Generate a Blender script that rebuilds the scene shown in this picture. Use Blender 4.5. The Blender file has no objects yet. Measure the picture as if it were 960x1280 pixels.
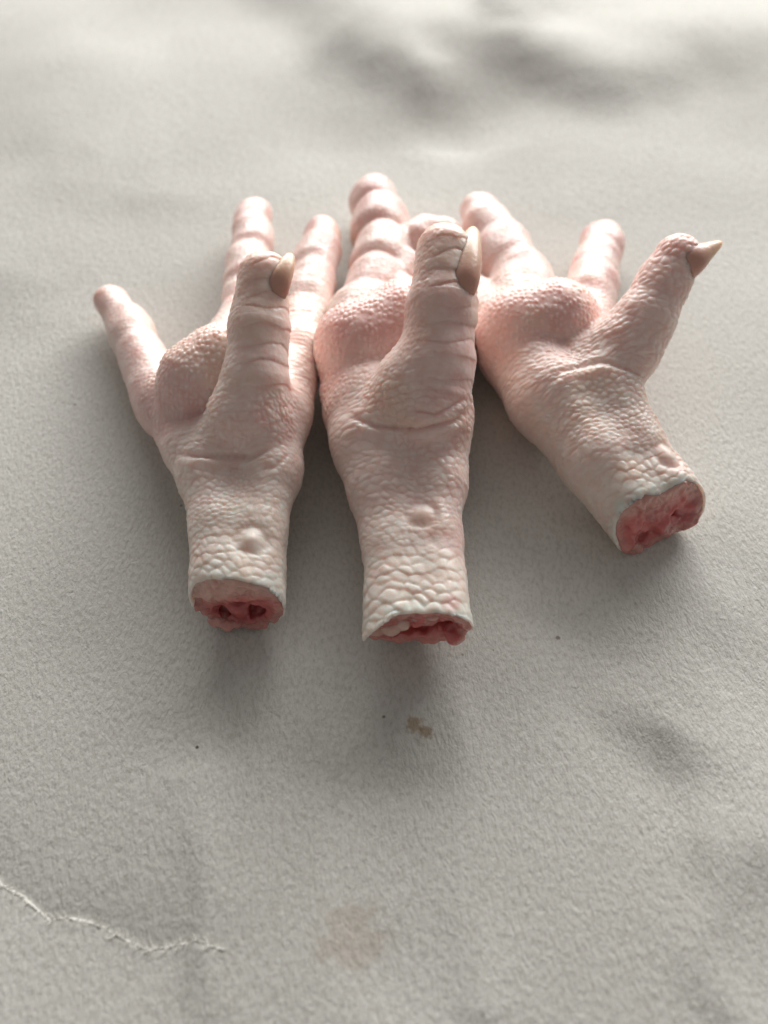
import bpy, math
import numpy as np
from mathutils import Vector

# ------------------------------------------------------------------ camera, light, exposure
scn = bpy.context.scene
CM = 0.01
cam_d = bpy.data.cameras.new("camera")
cam = bpy.data.objects.new("camera", cam_d)
scn.collection.objects.link(cam)
PITCH = math.radians(52.0)
DIST = 19.0 * CM
cam.location = (0, -DIST * math.cos(PITCH), DIST * math.sin(PITCH))
cam.rotation_euler = (math.pi / 2 - PITCH, 0, 0)
cam_d.sensor_fit = 'VERTICAL'
cam_d.sensor_height = 24.0
cam_d.lens = 12.0 / math.tan(math.radians(28.0))
cam_d.clip_start = 0.005
cam_d.clip_end = 20.0
cam_d.dof.use_dof = True
cam_d.dof.focus_distance = 0.172
cam_d.dof.aperture_fstop = cam_d.lens / 2.8
scn.camera = cam

world = bpy.data.worlds.new("World")
scn.world = world
world.use_nodes = True
bg = world.node_tree.nodes["Background"]
bg.inputs[0].default_value = (1.0, 0.975, 0.945, 1)
bg.inputs[1].default_value = 0.185

def area(name, loc, target, size, power, col):
    d = bpy.data.lights.new(name, 'AREA')
    d.shape = 'RECTANGLE'; d.size, d.size_y = size
    d.energy = power; d.color = col
    o = bpy.data.objects.new(name, d)
    scn.collection.objects.link(o)
    o.location = loc
    o.rotation_euler = (Vector(target) - Vector(loc)).to_track_quat('-Z', 'Y').to_euler()
    return o
area("window_light", (0.22, 1.20, 0.47), (0, 0.04, 0), (1.70, 0.60), 37.0, (1.0, 0.993, 0.98))

scn.view_settings.view_transform = 'Standard'
scn.view_settings.look = 'None'
scn.view_settings.exposure = 0.20
scn.view_settings.gamma = 1.0

# ------------------------------------------------------------------ numeric helpers
f32 = np.float32
def h01(i, j, k, s):
    n = np.sin(i * 127.1 + j * 311.7 + k * 74.7 + s * 53.3) * 43758.5453
    return n - np.floor(n)

def vnoise(p, s=0):
    i = np.floor(p); f = p - i; f = f * f * (3 - 2 * f)
    r = 0
    for a in (0, 1):
        for b in (0, 1):
            for c in (0, 1):
                w = (f[:, 0] if a else 1 - f[:, 0]) * (f[:, 1] if b else 1 - f[:, 1]) * (f[:, 2] if c else 1 - f[:, 2])
                r = r + w * h01(i[:, 0] + a, i[:, 1] + b, i[:, 2] + c, s)
    return r * 2 - 1

def fbm(p, s=0, o=3):
    r = 0; a = 1.0; t = 0
    for k in range(o):
        r = r + a * vnoise(p * (2 ** k) + 17.3 * k, s + k); t += a; a *= .5
    return r / t

def sstep(a, b, x):
    t = np.clip((x - a) / (b - a), 0, 1)
    return t * t * (3 - 2 * t)

def smin(a, b, k):
    h = np.maximum(k - np.abs(a - b), 0) / k
    return np.minimum(a, b) - h * h * k * .25

def smax(a, b, k):
    return -smin(-a, -b, k)

def rcone(p, a, b):
    a = np.asarray(a, p.dtype); b = np.asarray(b, p.dtype)
    ba = b[:3] - a[:3]; pa = p - a[:3]
    L = float(ba @ ba) + 1e-9
    t = np.clip((pa @ ba) / L, 0, 1)
    d = np.sqrt(((pa - t[:, None] * ba) ** 2).sum(1))
    return d - (a[3] + (b[3] - a[3]) * t)

def chain(p, js, k=.12):
    if len(js) == 1:
        return rcone(p, js[0], js[0])
    r = None
    for a, b in zip(js[:-1], js[1:]):
        d = rcone(p, a, b)
        r = d if r is None else smin(r, d, k)
    return r

def beads(p, js, k=.15, e0=.2):
    """rounded toe pads one after another, a crease between each two"""
    r = None
    js = np.array(js, float)
    p = p + .035 * np.sin(p[:, [1, 2, 0]] * 4.3 + js[0, 0] * 5)
    for i, j in enumerate(js):
        if i == 0: ax = js[1] - js[0]
        elif i == len(js) - 1: ax = js[i] - js[i - 1]
        else: ax = (js[i + 1] - js[i - 1]) * .5
        e = e0 if i < len(js) - 1 else .12
        a = j.copy(); b = j.copy(); a[:3] -= ax[:3] * e; b[:3] += ax[:3] * e
        d = rcone(p, a, b)
        r = d if r is None else smin(r, d, k)
    return r

def cells3(p, size, seed):
    q = p / size
    i = np.floor(q)
    f1 = np.full(len(p), 9.0); f2 = np.full(len(p), 9.0)
    for a in (-1, 0, 1):
        for b in (-1, 0, 1):
            for c in (-1, 0, 1):
                g = i + np.array((a, b, c))
                o = np.stack([h01(g[:, 0], g[:, 1], g[:, 2], seed + m) for m in (1, 2, 3)], 1)
                d = np.sqrt(((g + .15 + .7 * o - q) ** 2).sum(1))
                f2 = np.minimum(f2, np.maximum(f1, d)); f1 = np.minimum(f1, d)
    return f1, f2

def cells2(u, v, su, sv, seed, jit=.55):
    """staggered rows of scales; returns f1, f2 and how far up its own scale a point lies"""
    uu = u / su; vv = v / sv
    i = np.floor(uu)
    f1 = np.full(len(u), 9.0); f2 = np.full(len(u), 9.0); tilt = np.zeros(len(u)); hid = np.zeros(len(u))
    for a in (-1, 0, 1):
        r = i + a
        off = .5 * (r % 2)
        j0 = np.floor(vv - off)
        for b in (-1, 0, 1):
            c = j0 + b
            cu = r + .5 + jit * (h01(r, c, 0, seed) - .5)
            cv = c + off + .5 + jit * (h01(r, c, 1, seed) - .5)
            du = uu - cu; dv = vv - cv
            d = np.sqrt(du * du + dv * dv)
            near = d < f1
            f2 = np.minimum(f2, np.maximum(f1, d))
            tilt = np.where(near, du, tilt); hid = np.where(near, h01(r, c, 2, seed), hid)
            f1 = np.minimum(f1, d)
    return f1, f2, tilt, hid

def dome(f1, f2, w=.35):
    return sstep(0, w, f2 - f1) * (1 - .35 * f1 * f1)

def surface_nets(F, org, h):
    s = F < 0
    nx, ny, nz = F.shape
    c = s[:-1, :-1, :-1].astype(np.int8)
    tot = np.zeros((nx - 1, ny - 1, nz - 1), np.int8)
    for a in (0, 1):
        for b in (0, 1):
            for d in (0, 1):
                tot += s[a:nx - 1 + a, b:ny - 1 + b, d:nz - 1 + d]
    idx = np.argwhere((tot > 0) & (tot < 8))
    vid = np.full(tot.shape, -1, np.int64)
    vid[tuple(idx.T)] = np.arange(len(idx))
    acc = np.zeros((len(idx), 3)); cnt = np.zeros(len(idx))
    cor = [(a, b, d) for a in (0, 1) for b in (0, 1) for d in (0, 1)]
    for m in cor:
        for ax in range(3):
            if m[ax] == 0:
                n = list(m); n[ax] = 1
                A = F[tuple((idx + np.array(m)).T)]; B = F[tuple((idx + np.array(n)).T)]
                x = (A < 0) != (B < 0)
                t = np.where(x, A / np.where(x, A - B, 1), 0)
                pos = np.array(m, float)[None] + np.zeros((len(idx), 3)); pos[:, ax] += t
                acc += pos * x[:, None]; cnt += x
    V = org + h * (idx + acc / cnt[:, None])
    Q = []
    for ax in range(3):
        o1, o2 = [(1, 2), (2, 0), (0, 1)][ax]
        sl0 = [slice(None)] * 3; sl1 = [slice(None)] * 3
        sl0[ax] = slice(0, -1); sl1[ax] = slice(1, None)
        A = s[tuple(sl0)]; B = s[tuple(sl1)]
        for flip in (0, 1):
            e = np.argwhere((A & ~B) if not flip else (~A & B))
            e = e[(e[:, o1] > 0) & (e[:, o2] > 0) & (e[:, o1] < F.shape[o1] - 1) & (e[:, o2] < F.shape[o2] - 1)]
            def at(d1, d2):
                g = e.copy(); g[:, o1] -= d1; g[:, o2] -= d2
                return vid[tuple(g.T)]
            q = np.stack([at(1, 1), at(0, 1), at(0, 0), at(1, 0)], 1)
            Q.append(q if not flip else q[:, ::-1])
    return V, np.concatenate(Q)

def subdivide(V, Q):
    n = len(V)
    E = np.concatenate([np.sort(Q[:, [i, (i + 1) % 4]], 1) for i in range(4)])
    key = E[:, 0] * n + E[:, 1]
    uk, inv = np.unique(key, return_inverse=True)
    ev = (V[uk // n] + V[uk % n]) * .5
    e = inv.reshape(4, -1).T + n
    fv = V[Q].mean(1)
    f = np.arange(len(Q)) + n + len(uk)
    W = np.concatenate([V, ev, fv])
    R = np.concatenate([np.stack([Q[:, i], e[:, i], f, e[:, (i + 3) % 4]], 1) for i in range(4)])
    return W, R

from concurrent.futures import ThreadPoolExecutor
POOL = ThreadPoolExecutor(4)
def chunked(fn, P, n=30000):
    """fn over slices of P on all cores; fn may return an array or a tuple of arrays"""
    r = list(POOL.map(fn, [P[i:i + n] for i in range(0, len(P), n)]))
    if isinstance(r[0], tuple):
        return tuple(np.concatenate(x) for x in zip(*r))
    return np.concatenate(r)

def grad(fn, P, e=.012):
    K = np.array(((1, -1, -1), (-1, -1, 1), (-1, 1, -1), (1, 1, 1)), float)
    g = sum(k[None] * chunked(fn, P + k * e)[:, None] for k in K)
    return g / (np.linalg.norm(g, axis=1)[:, None] + 1e-9)

def mesh_sdf(fn, lo, hi, h, sub):
    lo = np.array(lo); hi = np.array(hi)
    # coarse pass tells which blocks hold surface, fine samples only there
    B = 8
    n = (np.ceil((hi - lo) / h / B).astype(int)) * B
    nb = n // B
    cc = np.stack(np.meshgrid(*[np.arange(k) for k in nb], indexing='ij'), -1).reshape(-1, 3)
    ctr = lo + (cc + .5) * B * h
    fc = chunked(fn, ctr)
    near = np.abs(fc) < B * h * 1.25
    F = np.repeat(np.repeat(np.repeat(fc.reshape(nb), B, 0), B, 1), B, 2)
    F = np.pad(F, ((0, 1),) * 3, mode='edge')
    loc = np.stack(np.meshgrid(*[np.arange(B)] * 3, indexing='ij'), -1).reshape(-1, 3)
    g = (cc[near][:, None] * B + loc[None]).reshape(-1, 3)
    F[tuple(g.T)] = chunked(fn, lo + g * h)
    V, Q = surface_nets(F, lo, h)
    for _ in range(sub):
        V, Q = subdivide(V, Q)
    V = V - np.clip(chunked(fn, V), -.06, .06)[:, None] * normals(V, Q)
    return V, Q

def normals(V, Q):
    n = np.cross(V[Q[:, 2]] - V[Q[:, 0]], V[Q[:, 3]] - V[Q[:, 1]])
    out = np.stack([sum(np.bincount(Q[:, k], n[:, a], len(V)) for k in range(4)) for a in range(3)], 1)
    return out / (np.linalg.norm(out, axis=1)[:, None] + 1e-12)

def crease(p, pts, w):
    """1 on a fold line drawn over the surface, 0 away from it"""
    d = np.array((0, -.62, .785)); q = p - (p @ d)[:, None] * d
    c = np.array(pts)[:, :3]; c0 = c - (c @ d)[:, None] * d
    best = np.full(len(p), 9.0); al = np.zeros(len(p)); n = len(c0) - 1
    for i, (a, b) in enumerate(zip(c0[:-1], c0[1:])):
        ba = b - a; t = np.clip(((q - a) @ ba) / (ba @ ba), 0, 1)
        d_ = np.linalg.norm(q - a - t[:, None] * ba, axis=1)
        al = np.where(d_ < best, (i + t) / n, al); best = np.minimum(best, d_)
    w = w * (1 + .4 * vnoise(p * 3, 77))
    off = np.abs((p - c.mean(0)) @ d)
    return np.exp(-(best / w) ** 2) * sstep(1.3, .8, off) * sstep(0, .3, al) * sstep(1, .7, al)

def build(name, V, Q, mat, parent, col=None, smooth=True):
    """V in cm, world axes, made local to the parent"""
    me = bpy.data.meshes.new(name)
    V = V * CM
    if parent is not None:
        V = V - np.array(parent_origin(parent))
    me.vertices.add(len(V)); me.vertices.foreach_set('co', V.astype(f32).ravel())
    Q = np.asarray(Q)
    me.loops.add(Q.size); me.loops.foreach_set('vertex_index', Q.astype(np.int32).ravel())
    me.polygons.add(len(Q)); me.polygons.foreach_set('loop_start', (np.arange(len(Q)) * Q.shape[1]).astype(np.int32))
    me.update(calc_edges=True); me.validate()
    if smooth:
        me.polygons.foreach_set('use_smooth', np.ones(len(me.polygons), bool))
    if col is not None:
        at = me.attributes.new('tint', 'FLOAT_COLOR', 'POINT')
        c = np.ones((len(V), 4), f32); c[:, :3] = col
        at.data.foreach_set('color', c.ravel())
    me.materials.append(mat)
    o = bpy.data.objects.new(name, me)
    scn.collection.objects.link(o)
    o.parent = parent
    return o

def parent_origin(o):
    p = Vector((0, 0, 0))
    while o is not None:
        p += o.location; o = o.parent
    return p

# ------------------------------------------------------------------ materials
def newmat(name):
    m = bpy.data.materials.new(name); m.use_nodes = True
    nt = m.node_tree
    return m, nt, nt.nodes['Principled BSDF'], nt.nodes.new('ShaderNodeTexCoord')

def node(nt, t, **kw):
    n = nt.nodes.new(t)
    for k, v in kw.items():
        if k.startswith('i_'):
            n.inputs[k[2:]].default_value = v
        else:
            setattr(n, k, v)
    return n

def skin_material():
    m, nt, b, tc = newmat('chicken_skin')
    L = nt.links.new
    at = node(nt, 'ShaderNodeAttribute', attribute_name='tint')
    mott = node(nt, 'ShaderNodeTexNoise', i_Scale=420.0, i_Detail=5.0)
    L(tc.outputs['Object'], mott.inputs['Vector'])
    mix = node(nt, 'ShaderNodeMix', data_type='RGBA', blend_type='MULTIPLY')
    mix.inputs['Factor'].default_value = 1.0
    rp = node(nt, 'ShaderNodeValToRGB')
    rp.color_ramp.elements[0].position = .3; rp.color_ramp.elements[0].color = (.95, .86, .83, 1)
    rp.color_ramp.elements[1].position = .65; rp.color_ramp.elements[1].color = (1, 1, 1, 1)
    L(mott.outputs['Fac'], rp.inputs['Fac'])
    L(at.outputs['Color'], mix.inputs[6]); L(rp.outputs['Color'], mix.inputs[7])
    L(mix.outputs[2], b.inputs['Base Color'])
    b.inputs['Subsurface Weight'].default_value = .8
    b.inputs['Subsurface Radius'].default_value = (1.0, .54, .43)
    b.inputs['Subsurface Scale'].default_value = .0029
    b.inputs['Roughness'].default_value = .42
    b.inputs['IOR'].default_value = 1.4
    b.inputs['Specular IOR Level'].default_value = .45
    rn = node(nt, 'ShaderNodeTexNoise', i_Scale=900.0, i_Detail=3.0)
    L(tc.outputs['Object'], rn.inputs['Vector'])
    mr = node(nt, 'ShaderNodeMapRange'); mr.inputs[3].default_value = .26; mr.inputs[4].default_value = .48
    L(rn.outputs['Fac'], mr.inputs[0]); L(mr.outputs[0], b.inputs['Roughness'])
    fine = node(nt, 'ShaderNodeTexNoise', i_Scale=2600.0, i_Detail=4.0, i_Roughness=.6)
    L(tc.outputs['Object'], fine.inputs['Vector'])
    bp = node(nt, 'ShaderNodeBump', i_Strength=.35, i_Distance=.00012)
    L(fine.outputs['Fac'], bp.inputs['Height']); L(bp.outputs['Normal'], b.inputs['Normal'])
    return m

def flesh_material():
    m, nt, b, tc = newmat('raw_flesh')
    L = nt.links.new
    at = node(nt, 'ShaderNodeAttribute', attribute_name='tint')
    L(at.outputs['Color'], b.inputs['Base Color'])
    b.inputs['Subsurface Weight'].default_value = .6
    b.inputs['Subsurface Radius'].default_value = (1.0, .25, .2)
    b.inputs['Subsurface Scale'].default_value = .0018
    b.inputs['Roughness'].default_value = .16
    b.inputs['Coat Weight'].default_value = .5
    b.inputs['Coat Roughness'].default_value = .06
    fine = node(nt, 'ShaderNodeTexNoise', i_Scale=1100.0, i_Detail=5.0, i_Roughness=.6)
    L(tc.outputs['Object'], fine.inputs['Vector'])
    bp = node(nt, 'ShaderNodeBump', i_Strength=.6, i_Distance=.0005)
    L(fine.outputs['Fac'], bp.inputs['Height']); L(bp.outputs['Normal'], b.inputs['Normal'])
    return m

def claw_material():
    m, nt, b, tc = newmat('claw_horn')
    L = nt.links.new
    at = node(nt, 'ShaderNodeAttribute', attribute_name='tint')
    L(at.outputs['Color'], b.inputs['Base Color'])
    b.inputs['Subsurface Weight'].default_value = .7
    b.inputs['Subsurface Radius'].default_value = (1.0, .45, .2)
    b.inputs['Subsurface Scale'].default_value = .0022
    b.inputs['Roughness'].default_value = .36
    fine = node(nt, 'ShaderNodeTexNoise', i_Scale=1500.0, i_Detail=3.0)
    L(tc.outputs['Object'], fine.inputs['Vector'])
    bp = node(nt, 'ShaderNodeBump', i_Strength=.3, i_Distance=.0002)
    L(fine.outputs['Fac'], bp.inputs['Height']); L(bp.outputs['Normal'], b.inputs['Normal'])
    return m

def paper_material():
    m, nt, b, tc = newmat('grey_paper')
    L = nt.links.new
    base = (.60, .575, .525, 1)
    big = node(nt, 'ShaderNodeTexNoise', i_Scale=22.0, i_Detail=4.0)
    L(tc.outputs['Object'], big.inputs['Vector'])
    rp = node(nt, 'ShaderNodeValToRGB')
    rp.color_ramp.elements[0].position = .3; rp.color_ramp.elements[0].color = (.58, .563, .518, 1)
    rp.color_ramp.elements[1].position = .7; rp.color_ramp.elements[1].color = (.645, .63, .585, 1)
    L(big.outputs['Fac'], rp.inputs['Fac'])
    # flecks in the pulp
    mp = node(nt, 'ShaderNodeMapping'); mp.inputs['Scale'].default_value = (1, .55, 1); mp.inputs['Rotation'].default_value = (0, 0, .25)
    L(tc.outputs['Object'], mp.inputs['Vector'])
    fl = node(nt, 'ShaderNodeTexNoise', i_Scale=1500.0, i_Detail=3.0, i_Roughness=.65)
    L(mp.outputs[0], fl.inputs['Vector'])
    r2 = node(nt, 'ShaderNodeValToRGB')
    r2.color_ramp.elements[0].position = .30; r2.color_ramp.elements[0].color = (.80, .79, .77, 1)
    r2.color_ramp.elements[1].position = .55; r2.color_ramp.elements[1].color = (1, 1, 1, 1)
    L(fl.outputs['Fac'], r2.inputs['Fac'])
    mul = node(nt, 'ShaderNodeMix', data_type='RGBA', blend_type='MULTIPLY'); mul.inputs['Factor'].default_value = 1
    L(rp.outputs['Color'], mul.inputs[6]); L(r2.outputs['Color'], mul.inputs[7])
    cur = mul.outputs[2]
    # dark specks
    vo = node(nt, 'ShaderNodeTexVoronoi', i_Scale=150.0); L(tc.outputs['Object'], vo.inputs['Vector'])
    sz = node(nt, 'ShaderNodeSeparateColor'); L(vo.outputs['Color'], sz.inputs[0])
    pw = node(nt, 'ShaderNodeMath', operation='POWER'); pw.inputs[1].default_value = 5.0
    L(sz.outputs[0], pw.inputs[0])
    th = node(nt, 'ShaderNodeMath', operation='MULTIPLY'); th.inputs[1].default_value = .05
    L(pw.outputs[0], th.inputs[0])
    lt = node(nt, 'ShaderNodeMath', operation='LESS_THAN'); L(vo.outputs['Distance'], lt.inputs[0]); L(th.outputs[0], lt.inputs[1])
    def blend(fac, colr, cur):
        mx = node(nt, 'ShaderNodeMix', data_type='RGBA'); mx.inputs[7].default_value = colr
        L(fac, mx.inputs['Factor']); L(cur, mx.inputs[6])
        return mx.outputs[2]
    k = node(nt, 'ShaderNodeMath', operation='MULTIPLY'); k.inputs[1].default_value = .75; L(lt.outputs[0], k.inputs[0])
    cur = blend(k.outputs[0], (.16, .13, .10, 1), cur)
    # single spots and stains where they lie on the sheet: centre (cm), radius, strength, colour
    for (x, y), r, st, colr, nz in STAINS:
        sb = node(nt, 'ShaderNodeVectorMath', operation='SUBTRACT'); sb.inputs[1].default_value = (x * CM, y * CM, 0)
        L(tc.outputs['Object'], sb.inputs[0])
        fl2 = node(nt, 'ShaderNodeVectorMath', operation='MULTIPLY'); fl2.inputs[1].default_value = (1, 1, 0); L(sb.outputs[0], fl2.inputs[0])
        ln = node(nt, 'ShaderNodeVectorMath', operation='LENGTH'); L(fl2.outputs[0], ln.inputs[0])
        ns = node(nt, 'ShaderNodeTexNoise', i_Scale=2.0 / (r * CM), i_Detail=3.0); L(tc.outputs['Object'], ns.inputs['Vector'])
        a = node(nt, 'ShaderNodeMath', operation='MULTIPLY_ADD'); a.inputs[1].default_value = nz * r * CM; L(ns.outputs['Fac'], a.inputs[0]); L(ln.outputs['Value'], a.inputs[2])
        mr = node(nt, 'ShaderNodeMapRange', interpolation_type='SMOOTHSTEP')
        mr.inputs[1].default_value = r * CM * (.45 + nz * .5); mr.inputs[2].default_value = r * CM * (1.2 + nz * .5); mr.inputs[3].default_value = st; mr.inputs[4].default_value = 0
        L(a.outputs[0], mr.inputs[0])
        cur = blend(mr.outputs[0], colr, cur)
    L(cur, b.inputs['Base Color'])
    b.inputs['Roughness'].default_value = .82
    b.inputs['Specular IOR Level'].default_value = .25
    # fibre relief, two sizes
    n1 = node(nt, 'ShaderNodeTexNoise', i_Scale=1300.0, i_Detail=4.0, i_Roughness=.65); L(mp.outputs[0], n1.inputs['Vector'])
    n2 = node(nt, 'ShaderNodeTexNoise', i_Scale=330.0, i_Detail=3.0, i_Roughness=.55, i_Distortion=.6); L(mp.outputs[0], n2.inputs['Vector'])
    b1 = node(nt, 'ShaderNodeBump', i_Strength=.9, i_Distance=.00026); L(n1.outputs['Fac'], b1.inputs['Height'])
    b2 = node(nt, 'ShaderNodeBump', i_Strength=.2, i_Distance=.0004); L(n2.outputs['Fac'], b2.inputs['Height'])
    mp3 = node(nt, 'ShaderNodeMapping'); mp3.inputs['Scale'].default_value = (1, .38, 1); mp3.inputs['Rotation'].default_value = (0, 0, -.2)
    L(tc.outputs['Object'], mp3.inputs['Vector'])
    n3 = node(nt, 'ShaderNodeTexNoise', i_Scale=800.0, i_Detail=2.0, i_Roughness=.5, i_Distortion=2.2); L(mp3.outputs[0], n3.inputs['Vector'])
    b3 = node(nt, 'ShaderNodeBump', i_Strength=.38, i_Distance=.0004); L(n3.outputs['Fac'], b3.inputs['Height'])
    L(b1.outputs['Normal'], b2.inputs['Normal']); L(b2.outputs['Normal'], b3.inputs['Normal']); L(b3.outputs['Normal'], b.inputs['Normal'])
    return m

STAINS = [
    ((0.51, -4.53), .16, .75, (.35, .25, .15, 1), 1.6),
    ((0.71, -4.66), .13, .75, (.32, .23, .14, 1), 1.8),
    ((-0.47, -7.92), .55, .35, (.40, .30, .22, 1), 2.2),
    ((-3.09, -4.96), .035, .9, (.05, .05, .04, 1), .3),
    ((3.13, -2.82), .05, .7, (.13, .09, .06, 1), .5),
    ((1.39, -3.20), .03, .6, (.16, .13, .10, 1), .5),
]
SKIN = skin_material(); FLESH = flesh_material(); CLAW = claw_material(); PAPER = paper_material()

# ------------------------------------------------------------------ the paper sheet
TEAR = [(-6.44, -6.64), (-5.83, -7.12), (-5.43, -7.35), (-4.98, -7.66), (-4.61, -7.63), (-4.36, -7.69), (-3.88, -7.90), (-3.43, -8.08), (-3.10, -8.01), (-2.78, -7.97), (-2.39, -8.08), (-1.97, -8.16)]
def tear_dist(x, y):
    best = np.full(x.shape, 99.0); side = np.zeros(x.shape); along = np.zeros(x.shape); acc = 0
    for (ax, ay), (bx, by) in zip(TEAR[:-1], TEAR[1:]):
        dx, dy = bx - ax, by - ay; L2 = dx * dx + dy * dy
        t = np.clip(((x - ax) * dx + (y - ay) * dy) / L2, 0, 1)
        d = np.hypot(x - ax - t * dx, y - ay - t * dy)
        s = np.sign(dx * (y - ay) - dy * (x - ax))
        m = d < best
        best = np.where(m, d, best); side = np.where(m, s, side); along = np.where(m, acc + t * math.sqrt(L2), along)
        acc += math.sqrt(L2)
    return best * side, along / acc

def ridge(x, y, a, b, w, amp):
    dx, dy = b[0] - a[0], b[1] - a[1]; L2 = dx * dx + dy * dy
    t = ((x - a[0]) * dx + (y - a[1]) * dy) / L2
    d = np.hypot(x - a[0] - np.clip(t, 0, 1) * dx, y - a[1] - np.clip(t, 0, 1) * dy)
    if min(a[1], b[1]) > 11:      # far folds: short slope towards the viewer, long one behind
        w = w * (1 + 1.5 * sstep(-1.2, 1.2, y - a[1] - (b[1] - a[1]) * sstep(-.3, 1.3, t)))
    return amp * np.exp(-(d / w) ** 2)

def paper_height(x, y):
    p = np.stack([x, y, x * 0], 1)
    far = sstep(8, 14, y)
    z = .05 * fbm(p * .22, 5, 2) * (1 - far) + far * .28 * fbm(p * .16 + 3.1, 7, 2)
    z = z * sstep(0, 3, np.hypot(np.maximum(np.abs(x) - 6, 0), np.maximum(np.abs(y - 3) - 6, 0)) + far * 3)
    wx = x + .8 * fbm(p * .5, 15, 2); wy = y + .8 * fbm(p * .5 + 5, 16, 2)
    for a, b, w, amp in FOLDS:
        z = z + ridge(wx, wy, a, b, w, amp)
    d, al = tear_dist(x, y)
    fade = 1 - sstep(.8, 1.0, al)
    sag = -.13 * np.where(d < 0, np.exp(-(np.maximum(-d, 0) / 1.5) ** 1.3), np.exp(-np.maximum(d, 0) / .9))
    z = z + fade * (sag + .022 * sstep(.03, -.03, d) * np.exp(-np.maximum(-d, 0) / .8))
    return z

FOLDS = [
    ((-1.38, 23.13), (1.20, 16.18), 1.5, .70), ((2.97, 24.38), (4.20, 20.50), .9, .50), ((4.38, 18.12), (6.41, 16.42), 1.3, .58),
    ((1.55, 19.69), (2.27, 13.55), 1.0, -.16), ((7.32, 20.23), (10.63, 18.63), 1.6, .22),
    ((3.38, -1.52), (4.78, -5.58), 1.0, -.10), ((4.83, -0.40), (5.95, -6.61), 1.1, .16), ((-2.05, -4.16), (-2.57, -8.01), .9, .07),
    ((1.26, -4.89), (1.46, -8.86), .45, .045), ((-3.12, -5.98), (-2.75, -8.01), .35, .045), ((5.18, -4.89), (5.10, -8.96), .5, .07), ((-0.13, -5.85), (0.00, -8.75), .6, -.04),
    ((-9.49, 7.77), (-8.75, 16.65), 2.2, .18),
]
def grid(xs, ys):
    X, Y = np.meshgrid(xs, ys, indexing='ij')
    i = np.arange(len(xs) * len(ys)).reshape(len(xs), len(ys))
    Q = np.stack([i[:-1, :-1], i[1:, :-1], i[1:, 1:], i[:-1, 1:]], -1).reshape(-1, 4)
    return X.ravel(), Y.ravel(), Q
def axis(lo, a, b, hi, st):
    out = [np.linspace(lo, a, 30)[:-1], np.arange(a, b, st), np.linspace(b, hi, 60)]
    return np.concatenate(out)
X, Y, Q = grid(axis(-45, -11, 11, 45, .055), axis(-25, -10.5, 13, 60, .06))
V = np.stack([X, Y, paper_height(X, Y)], 1)
paper = build('paper', V, Q, PAPER, None)
paper['kind'] = 'structure'
paper['label'] = 'sheet of rough warm grey paper, torn at lower left'

# ragged white fibre along the tear
def torn_edge():
    T = np.array(TEAR); seg = np.linalg.norm(np.diff(T, axis=0), axis=1); cum = np.concatenate([[0], np.cumsum(seg)])
    s = np.linspace(.02, cum[-1] * .93, 420)
    cx = np.interp(s, cum, T[:, 0]); cy = np.interp(s, cum, T[:, 1])
    p = np.stack([s, s * 0, s * 0], 1)
    off = .028 * fbm(p * 6, 21, 3)
    w = (.022 + .020 * fbm(p * 5, 31, 2)) * (1 - .75 * s / cum[-1]) + .004
    tx = np.gradient(cx); ty = np.gradient(cy); l = np.hypot(tx, ty); nx, ny = -ty / l, tx / l
    rows = []
    for k, (o, hgt) in enumerate(((-1, .0), (-.5, .6), (0, 1.0), (.6, .7), (1, .0))):
        x = cx + nx * (off + o * w); y = cy + ny * (off + o * w)
        z = paper_height(cx, cy) * 0 + np.minimum(paper_height(x, y), .2)
        rows.append(np.stack([x, y, z + .002 + hgt * .016 * (.7 + .5 * fbm(p * 9, 41, 2))], 1))
    V = np.stack(rows, 1).reshape(-1, 3); n = len(s); m = 5
    i = np.arange(n * m).reshape(n, m)
    Q = np.stack([i[:-1, :-1], i[1:, :-1], i[1:, 1:], i[:-1, 1:]], -1).reshape(-1, 4)
    # loose fibres standing out of the tear
    rng = np.random.default_rng(4); W = [V]; R = [Q]; base = len(V)
    for _ in range(150):
        k = rng.integers(0, n - 1); L = rng.uniform(.05, .17); ang = rng.normal(math.pi / 2, .9) * (1 if rng.random() < .55 else -1)
        d = np.array((tx[k] / l[k] * math.cos(ang) + nx[k] * math.sin(ang), ty[k] / l[k] * math.cos(ang) + ny[k] * math.sin(ang)))
        o_ = np.array((cx[k], cy[k])) + np.array((nx[k], ny[k])) * off[k]; sd = np.array((-d[1], d[0])) * rng.uniform(.005, .011)
        pts = []
        for j, f in enumerate((0, .5, 1)):
            c_ = o_ + d * L * f + sd * rng.normal(0, 1.5) * (j > 0); zz = float(paper_height(c_[:1], c_[1:])[0]) + .012 + .02 * math.sin(f * 2.6) * rng.uniform(.3, 1.2)
            wd = sd * (1 - .7 * f); pts += [(*(c_ - wd), zz), (*(c_ + wd), zz + .004)]
        W.append(np.array(pts)); R.append(np.array(((0, 2, 3, 1), (2, 4, 5, 3))) + base); base += 6
    V = np.concatenate(W); Q = np.concatenate(R)
    mt, nt, b, tc = newmat('torn_fibre')
    b.inputs['Base Color'].default_value = (.76, .74, .68, 1); b.inputs['Roughness'].default_value = .9
    ns = node(nt, 'ShaderNodeTexNoise', i_Scale=2200.0, i_Detail=3.0); nt.links.new(tc.outputs['Object'], ns.inputs['Vector'])
    bp = node(nt, 'ShaderNodeBump', i_Strength=.8, i_Distance=.0003); nt.links.new(ns.outputs['Fac'], bp.inputs['Height']); nt.links.new(bp.outputs['Normal'], b.inputs['Normal'])
    o = build('torn_edge', V, Q, mt, paper)
torn_edge()

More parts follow.
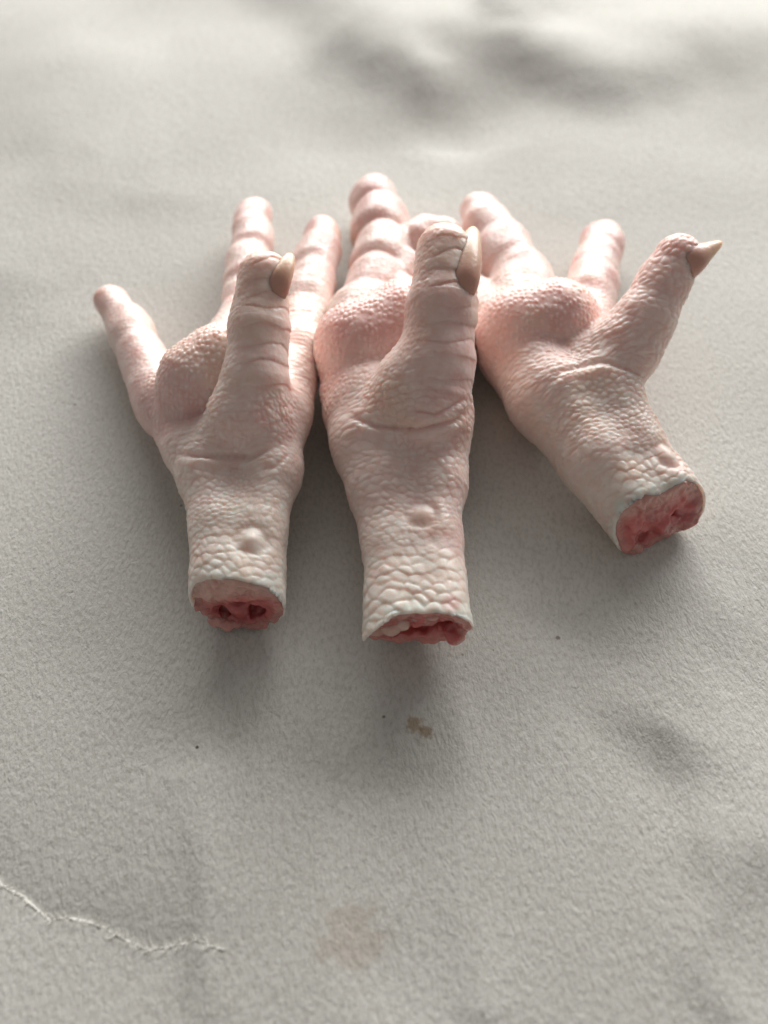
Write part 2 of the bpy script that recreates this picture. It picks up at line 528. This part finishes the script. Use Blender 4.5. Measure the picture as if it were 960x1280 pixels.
# ------------------------------------------------------------------ the feet
# every joint is (x, y, z, radius) in cm
FEET = [
 dict(label='chicken foot nearest the torn corner, leftmost of three, its outer toe splayed wide',
  shank=[[(-2.741, -2.658, 0.780, 0.654), (-2.919, -1.113, 0.950, 0.584), (-3.258, 0.185, 1.000, 0.655), (-3.235, 0.665, 1.100, 0.678)],
         [(-2.329, -2.756, 0.780, 0.624), (-2.299, -1.204, 0.950, 0.524), (-2.192, 0.100, 1.100, 0.605), (-2.188, 1.365, 1.300, 0.688)]],
  web=[[(-2.118, 1.413, 1.250, 0.659), (-1.849, 3.406, 1.100, 0.571), (-1.667, 5.399, 0.950, 0.502)], [(-3.807, 0.796, 1.000, 0.528), (-4.471, 2.132, 0.850, 0.490)], [(-4.497, 2.200, 0.850, 0.556), (-5.537, 4.376, 0.680, 0.448), (-6.244, 5.682, 0.580, 0.330)], [(-3.170, 3.163, 1.100, 0.834), (-3.152, 4.591, 0.950, 0.490)]],
  pad=[(-3.965, 1.556, 1.100, 0.587), (-3.582, 2.058, 1.400, 0.923), (-3.202, 2.364, 1.500, 0.993)],
  mound=[(-2.889, 0.505, 1.280, 0.578), (-2.666, 0.831, 1.750, 0.663)],
  hallux=[(-2.465, 0.879, 1.700, 0.680), (-2.419, 1.387, 2.250, 0.601), (-2.368, 2.215, 2.800, 0.558), (-2.279, 3.072, 3.300, 0.486)],
  toes=[[(-4.497, 2.200, 0.850, 0.572), (-5.044, 3.415, 0.750, 0.511), (-5.610, 4.582, 0.660, 0.442), (-6.147, 5.542, 0.580, 0.365)],
        [(-3.129, 5.050, 0.900, 0.498), (-3.154, 6.439, 0.800, 0.538), (-3.177, 7.729, 0.740, 0.501), (-3.251, 8.742, 0.660, 0.456)],
        [(-1.674, 5.538, 0.950, 0.540), (-1.591, 6.817, 0.850, 0.543), (-1.505, 7.810, 0.750, 0.444)]],
  claw=[(-2.073, 2.610, 3.200, 0.210), (-1.971, 2.731, 3.440, 0.231), (-1.859, 3.001, 3.560, 0.180), (-1.760, 3.406, 3.600, 0.076)],
  cut=((-2.545, -2.674, 0.780, 0.014), (-.10, -.93, .12)), nub_p=(-2.313, -1.769, 1.450), scale=.9, seed=3, sink=.02, toek=(.22, .26), dark=lambda a, b, n1: sstep(.1, -.3, b + .3 * n1), patch=[((-1.895, -2.733, 1.300), .2, .35), ((-4.553, 2.658, 0.900), .5, .2)], lip=lambda a, b: .10 * sstep(-.1, -.6, b), creases=[([(-4.112, 0.542, 1.100, 0.015), (-3.196, -0.026, 1.700, 0.015), (-2.451, -0.240, 1.900, 0.014), (-1.909, 0.339, 1.600, 0.015)], .085, .055), ([(-2.364, -0.287, 1.600, 0.015), (-1.990, -0.124, 1.500, 0.015), (-1.696, 0.406, 1.300, 0.015)], .03, .05)],
  holes=[(-.28, -.30, .12, .16), (.30, -.22, .13, .18), (.02, .0, .08, .06)], lumps=[(.02, -.22, .12, -.12)],
  pale=lambda a, b, n1, n2: sstep(-.05, .35, b - .35 * a + .25 * n1) * .9,
  bits=[('tendon', [(-.45, -.55, -.05, .14), (-.25, -.58, .0, .13), (-.05, -.56, -.06, .11)])]),
 dict(label='largest chicken foot, in the middle, with its cut end lowest and deep red',
  shank=[[(0.285, -3.327, 0.800, 0.651), (0.201, -1.509, 0.950, 0.547), (0.015, -0.195, 1.100, 0.688), (-0.123, 0.720, 1.200, 0.830)],
         [(0.923, -3.276, 0.820, 0.624), (0.837, -1.367, 1.000, 0.534), (0.939, -0.236, 1.150, 0.567), (1.047, 1.174, 1.500, 0.678)]],
  web=[[(-0.154, 0.662, 1.150, 0.769), (-0.365, 1.617, 1.150, 0.793), (-0.493, 2.687, 1.100, 0.789)], [(-0.160, 1.900, 1.200, 0.878), (-0.435, 4.475, 1.050, 0.835)], [(0.958, 1.900, 1.200, 0.735), (1.289, 4.016, 1.000, 0.687)]],
  pad=[(-0.547, 2.125, 1.200, 0.740), (-0.393, 3.025, 1.450, 1.016), (0.463, 3.356, 1.500, 1.206)],
  mound=[(0.031, 0.830, 1.420, 0.642), (0.529, 1.349, 2.100, 0.725)],
  hallux=[(0.795, 0.839, 1.850, 0.780), (0.960, 1.608, 2.450, 0.720), (1.080, 2.432, 3.100, 0.645), (1.154, 3.430, 3.600, 0.531)],
  toes=[[(-0.216, 5.510, 0.950, 0.719), (-0.019, 6.817, 0.850, 0.749), (-0.097, 8.150, 0.780, 0.719), (-0.221, 9.283, 0.680, 0.623)],
        [(0.302, 5.202, 1.000, 0.498), (0.349, 6.247, 0.950, 0.441), (0.917, 7.579, 0.850, 0.535), (1.342, 7.704, 0.850, 0.498)],
        [(1.311, 4.073, 0.950, 0.655), (1.558, 4.840, 0.850, 0.567), (1.660, 5.444, 0.800, 0.469)]],
  claw=[(1.432, 2.388, 3.420, 0.222), (1.492, 2.644, 3.620, 0.266), (1.590, 3.244, 3.740, 0.225), (1.722, 4.008, 3.760, 0.108)],
  cut=((0.599, -3.217, 0.800, 0.014), (.03, -.98, -.10)), nub_p=(0.645, -1.293, 1.700), scale=1.08, seed=11, sink=.05, toek=(.07, .17), dark=lambda a, b, n1: sstep(.2, -.1, np.abs(b + .1) + .3 * n1) * .8, patch=[((1.218, -3.054, 1.500), .28, .6), ((-1.215, 2.225, 1.100), .7, .4), ((1.684, 2.786, 2.900), .3, .2)], lip=lambda a, b: .20 * sstep(.0, -.5, b) - .22 * sstep(-.35, -.95, a) * sstep(-.5, .1, b), creases=[([(-0.853, 1.269, 1.400, 0.016), (-0.149, 0.600, 1.800, 0.015), (0.585, 0.293, 2.000, 0.015), (1.338, 0.628, 1.900, 0.015), (1.716, 1.278, 1.700, 0.015)], .085, .055), ([(0.291, 0.570, 2.300, 0.015), (0.936, 0.354, 2.400, 0.014), (1.604, 0.996, 2.200, 0.015)], .055, .05)],
  holes=[(.05, -.18, .22, .30), (-.3, -.3, .15, .3), (.5, .0, .14, .25)], lumps=[(.62, -.25, .16, -.06)],
  pale=lambda a, b, n1, n2: sstep(.1, .6, n1) * .25,
  bits=[('cartilage', [(-.70, -.06, -.14, .17), (-.50, .04, -.10, .20), (-.30, .16, -.12, .17)]), ('tendon', [(-.05, .3, -.16, .13), (.2, .34, -.16, .13)])]),
 dict(label='rightmost chicken foot, turned aslant, with a pointed claw sticking out to the right',
  shank=[[(4.873, -0.946, 0.680, 0.624), (4.103, 0.510, 0.950, 0.679), (3.378, 1.999, 1.100, 0.837), (2.930, 3.284, 1.100, 0.871)],
         [(5.506, -0.448, 0.720, 0.603), (4.755, 0.900, 1.000, 0.624), (4.359, 2.137, 1.300, 0.769)]],
  web=[[(3.048, 3.653, 1.100, 0.881), (3.047, 5.399, 0.950, 0.717)], [(4.064, 3.653, 1.100, 0.779), (4.594, 5.240, 0.900, 0.536)], [(2.814, 3.764, 1.000, 0.819), (2.372, 4.649, 0.900, 0.527)]],
  pad=[(2.846, 3.666, 1.400, 0.938), (3.587, 3.826, 1.500, 0.922)],
  mound=[(4.205, 2.794, 1.400, 0.652), (4.772, 2.942, 1.700, 0.615)],
  hallux=[(4.865, 2.706, 1.700, 0.642), (5.220, 3.197, 2.150, 0.576), (5.615, 3.832, 2.600, 0.513), (5.886, 4.206, 2.900, 0.465)],
  toes=[[(3.173, 5.739, 0.900, 0.725), (2.881, 6.973, 0.800, 0.697), (2.608, 8.105, 0.720, 0.603), (2.391, 8.923, 0.650, 0.498)],
        [(4.659, 5.599, 0.900, 0.614), (4.941, 6.615, 0.800, 0.559), (5.191, 7.507, 0.720, 0.517), (5.353, 7.988, 0.620, 0.428)],
        [(2.376, 4.702, 0.900, 0.510), (2.160, 5.361, 0.800, 0.468), (2.008, 5.784, 0.750, 0.402)]],
  claw=[(5.918, 3.952, 2.900, 0.334), (6.140, 4.050, 2.980, 0.302), (6.436, 4.239, 3.030, 0.184), (6.794, 4.483, 3.080, 0.048)],
  cut=((5.195, -0.752, 0.720, 0.015), (.36, -.86, .34)), nub_p=(5.341, 0.229, 1.500), scale=.85, seed=23, sink=.02, toek=(.14, .24), dark=lambda a, b, n1: sstep(.1, -.3, b - .3 * a + .3 * n1) * .5, patch=[((2.217, 3.764, 1.000), .7, .4), ((3.511, 2.520, 1.700), .6, .25)], lip=lambda a, b: .10 * sstep(-.1, -.6, b), creases=[([(3.017, 1.779, 1.500, 0.016), (3.444, 2.051, 1.800, 0.016), (4.258, 2.276, 1.800, 0.016), (4.853, 2.051, 1.800, 0.016), (5.151, 2.078, 1.600, 0.016)], .05, .06)],
  holes=[(-.36, -.30, .07, .08), (.36, -.02, .08, .10)], lumps=[(.02, -.15, .16, -.10)],
  pale=lambda a, b, n1, n2: sstep(.05, .5, b + .25 * n1) * .55,
  bits=[('tendon', [(-.58, -.42, -.12, .11), (-.48, -.52, -.10, .11)])]),
]

def unit(v):
    v = np.asarray(v, float); return v / np.linalg.norm(v)

def foot_sdf(F, n_prev):
    cp, cn = np.array(F['cut'][0][:3]), unit(F['cut'][1])
    def body(p):
        a = chain(p, F['shank'][0], .25); b = chain(p, F['shank'][1], .25)
        d = smin(a, b, .35)
        for w in F['web']:
            d = smin(d, chain(p, w, .2), .35)
        h = smin(chain(p, F['hallux'], .15), chain(p, F['mound'], .2), .35)
        d = smin(d, h, .28)
        t = None
        for js in F['toes']:
            q = beads(p, js, *F['toek'])
            t = q if t is None else smin(t, q, .1)
        d = smin(d, t, .16)
        d = smin(d, chain(p, F['pad'], .2), .08)
        return smax(d, .02 - p[:, 2], .12)
    def plane(p):
        return (p - cp) @ cn
    return body, plane, cp, cn

def limb_coords(p, js, ref):
    """distance, run along the chain (cm), angle round it"""
    js = np.array(js, float)
    best = np.full(len(p), 9.0); run = np.zeros(len(p)); ang = np.zeros(len(p)); rad = np.zeros(len(p)); acc = 0
    ax = unit(js[-1, :3] - js[0, :3])
    r0 = unit(np.asarray(ref) - ax * (np.asarray(ref) @ ax)); r1 = np.cross(ax, r0)
    for i, (a, b) in enumerate(zip(js[:-1], js[1:])):
        ba = b[:3] - a[:3]; L = np.linalg.norm(ba)
        tr = ((p - a[:3]) @ ba) / L ** 2
        t = np.clip(tr, 0, 1)
        if i == 0: te = np.minimum(tr, 1)
        elif i == len(js) - 2: te = np.maximum(tr, 0)
        else: te = t
        q = p - a[:3] - t[:, None] * ba
        r = a[3] + (b[3] - a[3]) * t
        d = np.linalg.norm(q, axis=1) - r
        m = d < best
        best = np.where(m, d, best); run = np.where(m, acc + te * L, run)
        an = np.arctan2(q @ r1, q @ r0)
        ang = np.where(m, an, ang); rad = np.where(m, r, rad)
        acc += L
    return best, run, ang, rad, acc

CREAM = np.array((.87, .775, .695)); PINK = np.array((.845, .635, .59)); ROSE = np.array((.75, .46, .43)); TAN = np.array((.82, .60, .44))
def lerp(a, b, t):
    return a + (b - a) * t[:, None]

prev_bodies = []
for fi, F in enumerate(FEET):
    body, plane, cp, cn = foot_sdf(F, fi)
    others = list(prev_bodies)
    seed = F['seed']
    upv = np.array((0, -.45, .9))
    t1 = unit(np.cross((0, 0, 1), cn)); t2 = np.cross(t1, cn); t2 = t2 if t2[2] > 0 else -t2
    DEEP = .62
    def rim(p, pl, seed=seed):
        return (.032 + .40 * np.clip(-pl, 0, .6)) * (1 + .35 * vnoise(p * 2.2, seed + 9))
    def rimwob(p, cn=cn, seed=seed):
        w = np.zeros(len(p)); m = np.abs(plane(p)) < .9
        if m.any(): w[m] = .09 * fbm(p[m] * 2.2, seed, 3) + .02 * vnoise(p[m] * 9, seed + 2)
        return w
    def skin_sdf(p):
        d = body(p)
        for o, olo, ohi in others:
            m = ((p > olo) & (p < ohi)).all(1) & (d < .4)
            if m.any(): d[m] = smax(d[m], .015 - o(p[m]), .05)
        pl = plane(p) + rimwob(p) + F['lip'](p @ t1 - cp @ t1, p @ t2 - cp @ t2)
        near = (np.abs(pl) < .8) & (d < .3)
        if near.any():
            inner = np.maximum(d[near] + rim(p[near], pl[near]), -(pl[near] + DEEP))
        d = smax(d, pl, .05)
        if near.any():
            d[near] = smax(d[near], -inner, .04)
        return d
    J_all = np.array([j for c in F['shank'] + F['web'] + F['toes'] + [F['pad'], F['mound'], F['hallux']] for j in c])
    lo = (J_all[:, :3] - J_all[:, 3:]).min(0) - .25; hi = (J_all[:, :3] + J_all[:, 3:]).max(0) + .25
    lo[2] = -.2
    V, Q = mesh_sdf(skin_sdf, lo, hi, .048, 1)
    N = normals(V, Q)
    S = F['scale']
    sh = [tuple((np.array(a) + np.array(b)) / 2) for a, b in zip(F['shank'][0], F['shank'][1])]
    L_ha = sum(np.linalg.norm(np.array(b[:3]) - np.array(a[:3])) for a, b in zip(F['hallux'][:-1], F['hallux'][1:]))
    def relief(V):
        # ---- which limb each point belongs to
        d_sh = np.minimum(chain(V, F['shank'][0]), chain(V, F['shank'][1]))
        for w in F['web']: d_sh = np.minimum(d_sh, chain(V, w) + .08)
        _, u_sh, a_sh, r_sh, L_sh = limb_coords(V, sh, upv)
        d_ha, u_ha, a_ha, r_ha, _ = limb_coords(V, F['hallux'], np.array((.8, -.5, .2)))
        d_ha = np.minimum(d_ha, chain(V, F['mound']) + .02)
        d_pa = chain(V, F['pad']) - .2
        d_to = np.min([beads(V, t, *F['toek']) for t in F['toes']], 0)
        W = np.exp(-np.stack([d_sh, d_ha, d_pa, d_to], 1) / .07); W /= W.sum(1)[:, None]
        w_sh, w_ha, w_pa, w_to = W.T
        # ---- scales
        wa = fbm(V * 1.1, seed + 1, 2); wb_ = fbm(V * 1.1 + 9, seed + 2, 2)
        wc = fbm(V * 4.0, seed + 3, 2)
        uu = u_sh + .16 * wa + .05 * wc + .10 * np.cos(a_sh + .5) * S; vv = a_sh * .95 + .26 * wb_ + .07 * wc + .3 * u_sh
        f1, f2, tl, hid = cells2(uu, vv, .185 * S, .30 * S, seed, .75)
        big = sstep(0, .55, f2 - f1) * (.4 + .6 * hid) - .70 * np.clip(tl, -.65, .65)
        f1, f2, tl, hid = cells2(uu, vv, .12 * S, .19 * S, seed + 5, .8)
        mid = sstep(0, .6, f2 - f1) * (.3 + .7 * hid) - .45 * np.clip(tl, -.65, .65)
        g1, g2 = cells3(V, .115, seed + 7)
        gran = sstep(0, .6, g2 - g1)
        wb = 1 - sstep(.7 * S, 2.2 * S, u_sh + .5 * wa)
        side = sstep(.9, 1.9, np.abs(a_sh + .25)) * (0 if fi == 2 else 1)
        soft = .55 + .45 * sstep(-.5, .4, fbm(V * .9, seed + 8, 2))
        shank_d = (.025 * S * big * wb + .026 * mid * (1 - wb)) * (1 - .75 * side) * soft + (.004 * gran if fi == 2 else .009 * gran * side)
        wr = np.sin((u_sh + .14 * wa + .05 * wc + .05 * np.sin(a_sh * 3 + seed)) * 2 * math.pi / .24)
        shank_d += .003 * wr * (1 - wb) * sstep(-.2, .5, fbm(V * .8, seed + 4, 2)) * (1 + .8 * (fi == 2))
        # long folds down the outer side
        shank_d += .016 * np.sin(a_sh * 9 + 2.5 * wa + seed) * side * wb
        # hallux: broad scutes on its back, small grains on its sole
        hu = u_ha + .12 * wa - .12 * np.cos(a_ha); hv = a_ha * .62 + .1 * wb_
        f1, f2, tl, hid = cells2(hu, hv, .32, .95, seed + 31, .3)
        sc = sstep(0, .5, f2 - f1) * .35 - .9 * np.clip(tl, -.65, .65)
        dors = sstep(-.3, .5, np.cos(a_ha))
        if fi == 2:
            f1, f2, tl, hid = cells2(hu, hv, .15, .22, seed + 31, .7)
            hall_d = .020 * sstep(0, .55, f2 - f1) * (.5 + .6 * hid) + .010 * sc * dors
        else:
            hall_d = (.025 * sc + .004 * gran) * dors + (.012 * gran + .005 * mid + .003 * np.sin(hu * 2 * math.pi / .21)) * (1 - dors)
        low = sstep(.9, .3, u_ha)
        hall_d = hall_d * (1 - .5 * low) + low * (.008 * gran + .024 * mid)
        # pad: fine papillae
        g1, g2 = cells3(V * np.array((1, .75, .8)) + .05 * np.stack([wa, wb_, wc], 1), .10, seed + 13)
        pad_d = .026 * sstep(0, .65, g2 - g1) * (.6 + .4 * soft)
        toe_d = .008 * gran + .006 * wc
        disp = w_sh * shank_d + w_ha * hall_d + w_pa * pad_d + w_to * toe_d
        disp += .040 * fbm(V * 1.0, seed + 40, 3) + .012 * wc * (1 - w_to)
        for pts, dep, wd in F['creases']:
            c = crease(V, pts, wd)
            disp += -dep * c + .3 * dep * crease(V, [(x, y - .16, z, r) for x, y, z, r in pts], wd * 1.6)
        # skin fold round the claw's root
        dc = chain(V, F['claw'][:3])
        disp += .006 * np.exp(-((dc - .04) / .05) ** 2) * sstep(.0, .3, np.linalg.norm(V - np.array(F['claw'][-1][:3]), axis=1))
        # spur nub
        nx = np.array(F['nub_p']); dn = np.linalg.norm(V - nx, axis=1)
        disp = disp * (1 - .85 * np.exp(-(dn / .24) ** 2)) + (.045 if fi == 2 else .09) * np.exp(-(dn / .15) ** 2) - .03 * np.exp(-((dn - .27) / .08) ** 2)
        pl = plane(V) + rimwob(V) + F['lip'](V @ t1 - cp @ t1, V @ t2 - cp @ t2); bd = body(V)
        disp *= sstep(-.02, -.12, pl) * sstep(-.06, -.02, bd) * sstep(.05, .25, V[:, 2])
        # ---- skin colour
        m1 = fbm(V * .7, seed + 50, 3); m2 = fbm(V * 2.2, seed + 51, 3)
        pk = np.clip(.50 * w_sh * sstep(.6, 3.0, u_sh) + .04 * w_sh + .75 * w_pa + .66 * w_to + .72 * w_ha + .40 * m1 + .25 * m2, 0, 1)
        col = lerp(CREAM, PINK, pk)
        col = lerp(col, ROSE, np.clip(.45 * w_pa * (m1 + .5) + .35 * w_to * (m2 + .5) + .25 * sstep(.15, .6, m2 + m1 * .5), 0, .6))
        tip = w_ha * sstep(.4 * L_ha, L_ha, u_ha)
        col = lerp(col, TAN, .22 * tip * (fi < 2) + .08 * tip)
        col = lerp(col, TAN, .28 * sstep(.1, .6, fbm(V * 1.3 + 4, seed + 55, 3)))
        for (px, py, pz), pr, ps in F['patch']:
            dp = np.linalg.norm(V - np.array((px, py, pz)), axis=1) / pr + .6 * m2
            col = lerp(col, np.array((.70, .30, .28)), ps * sstep(1.1, .2, dp))
        return disp, col
    disp, col = chunked(relief, V, 20000)
    V2 = V + N * disp[:, None]
    V2[:, 2] = np.maximum(V2[:, 2], .012)
    root = bpy.data.objects.new('chicken_foot', None)
    scn.collection.objects.link(root)
    cx = J_all[:, :2].mean(0) * CM
    root.location = (cx[0], cx[1], 0); root.empty_display_size = .01
    root['label'] = F['label']; root['category'] = 'chicken foot'; root['group'] = 'chicken feet side by side on the paper'
    build('skin', V2, Q, SKIN, root, col)

    # ---- flesh of the cut end
    t1 = unit(np.cross((0, 0, 1), cn)); t2 = np.cross(t1, cn)
    t2 = t2 if t2[2] > 0 else -t2
    holes = F.get('holes', [])
    def flesh_sdf(p):
        q = p - cp; a = q @ t1; b = q @ t2
        pl = plane(p) + rimwob(p)
        bd = body(p); din = bd + rim(p, pl + F['lip'](a, b)); d = din - .015
        lump = .09 * fbm(p * 3.2, seed + 60, 3) + .05 * fbm(p * 7, seed + 61, 2)
        top = pl + F['sink'] + lump
        d = smax(d, top, .06)
        d = smax(d, -pl - .85, .05)
        for ha, hb, hr, dep in F['holes']:
            wx = .09 * vnoise(p * 4.5, seed + 72); wy = .09 * vnoise(p * 4.5, seed + 73)
            c = np.sqrt(((a - ha + wx) * .8) ** 2 + (b - hb + wy) ** 2 + (np.maximum(0, -(pl + .02) - min(dep, .26))) ** 2) - hr * (1 + .35 * vnoise(p * 7, seed + 70))
            d = smax(d, -smax(c, din + .07, .05), .12)
        for ha, hb, hr, out in F['lumps']:
            c = np.sqrt((a - ha) ** 2 + (b - hb) ** 2 + (pl - out) ** 2) - hr * (1 + .4 * vnoise(p * 6, seed + 71))
            d = smin(d, np.maximum(c, bd + .04), .06)
        return d
    V, Q = mesh_sdf(flesh_sdf, cp - 1.5, cp + 1.5, .035, 1)
    q = V - cp; a = q @ t1; b = q @ t2
    n1 = fbm(V * 2.4, seed + 80, 3); n2 = fbm(V * 7, seed + 81, 3)
    RED = np.array((.68, .18, .165)); DEEPR = np.array((.46, .09, .09)); PALE = np.array((.74, .46, .385)); FAT = np.array((.78, .64, .52))
    col = lerp(RED, DEEPR, sstep(-.2, .7, n1 + .4 * n2))
    pale = F['pale'](a, b, n1, n2) * sstep(-.3, -.15, plane(V))
    col = lerp(col, PALE, np.clip(pale, 0, 1))
    col = lerp(col, np.array((.34, .05, .05)), .75 * F['dark'](a, b, n1))
    edge = sstep(-.30, -.10, body(V)) * sstep(-.25, -.12, plane(V))
    col = lerp(col, PALE * .9, edge * .45)
    col = lerp(col, FAT, .4 * sstep(.35, .8, n2))
    flesh = build('flesh', V, Q, FLESH, root, col)
    for nm, bl in F['bits']:
        tone = {'cartilage': np.array((.74, .52, .43)), 'tendon': np.array((.66, .36, .31)), 'marrow': np.array((.36, .055, .06))}[nm]
        def bit(p):
            q = p - cp; a = q @ t1; b = q @ t2; c = plane(p)
            d = None
            for (xa, xb, xc, xr) in bl:
                e = np.sqrt(((a - xa)) ** 2 + ((b - xb) * 1.25) ** 2 + ((c - xc) * 1.1) ** 2) - xr
                d = e if d is None else smin(d, e, .05)
            return d + .06 * fbm(p * 4.5, seed + 90, 3)
        V, Q = mesh_sdf(bit, cp - 1.4, cp + 1.4, .03, 1)
        col = lerp(tone, tone * np.array((.8, .6, .6)), sstep(-.2, .6, fbm(V * 3, seed + 91, 3)))
        build(nm, V, Q, FLESH, flesh, col)

    # ---- claw on the back toe
    C = np.array(F['claw'])
    n = 40; tt = np.linspace(0, 1, n); k = np.linspace(0, 1, len(C))
    # smooth path through the joints
    def cr(x):
        i = np.clip((x * (len(C) - 1)).astype(int), 0, len(C) - 2); f = (x * (len(C) - 1) - i)[:, None]
        P = np.concatenate([[2 * C[0] - C[1]], C, [2 * C[-1] - C[-2]]])
        p0, p1, p2, p3 = P[i], P[i + 1], P[i + 2], P[i + 3]
        return .5 * (2 * p1 + (p2 - p0) * f + (2 * p0 - 5 * p1 + 4 * p2 - p3) * f ** 2 + (3 * p1 - p0 - 3 * p2 + p3) * f ** 3)
    path = cr(tt); ctr = path[:, :3]; rr = path[:, 3].copy()
    rr[-4:] *= np.array((.95, .82, .58, .06))
    rr[:3] *= np.array((.3, .8, .95))
    tg = np.gradient(ctr, axis=0); tg /= np.linalg.norm(tg, axis=1)[:, None]
    ref = unit(ctr.mean(0) - np.array(F['hallux'][-1][:3]))
    e1 = ref - tg * (tg @ ref)[:, None]; e1 /= np.linalg.norm(e1, axis=1)[:, None]
    e2 = np.cross(tg, e1)
    m = 28; th = np.linspace(0, 2 * math.pi, m, endpoint=False)
    ring = ctr[:, None] + rr[:, None, None] * (np.cos(th)[None, :, None] * e1[:, None] * (1.0 + .08 * np.cos(2 * th))[None, :, None] + np.sin(th)[None, :, None] * e2[:, None])
    V = ring.reshape(-1, 3)
    V = V + .006 * fbm(V * 5, seed + 95, 2)[:, None] * (V - np.repeat(ctr, m, 0)) / (np.repeat(rr, m)[:, None] + .01)
    i = np.arange(n * m).reshape(n, m)
    Q = np.stack([i[:-1], np.roll(i, -1, 1)[:-1], np.roll(i, -1, 1)[1:], i[1:]], -1).reshape(-1, 4)
    tv = np.repeat(tt, m)
    col = lerp(np.array((.59, .33, .26)), np.array((.66, .42, .30)), sstep(.25, .6, tv))
    col = lerp(col, np.array((.76, .58, .40)), sstep(.5, .9, tv))
    build('claw', V, Q, CLAW, root, col)
    prev_bodies.append((body, lo, hi))
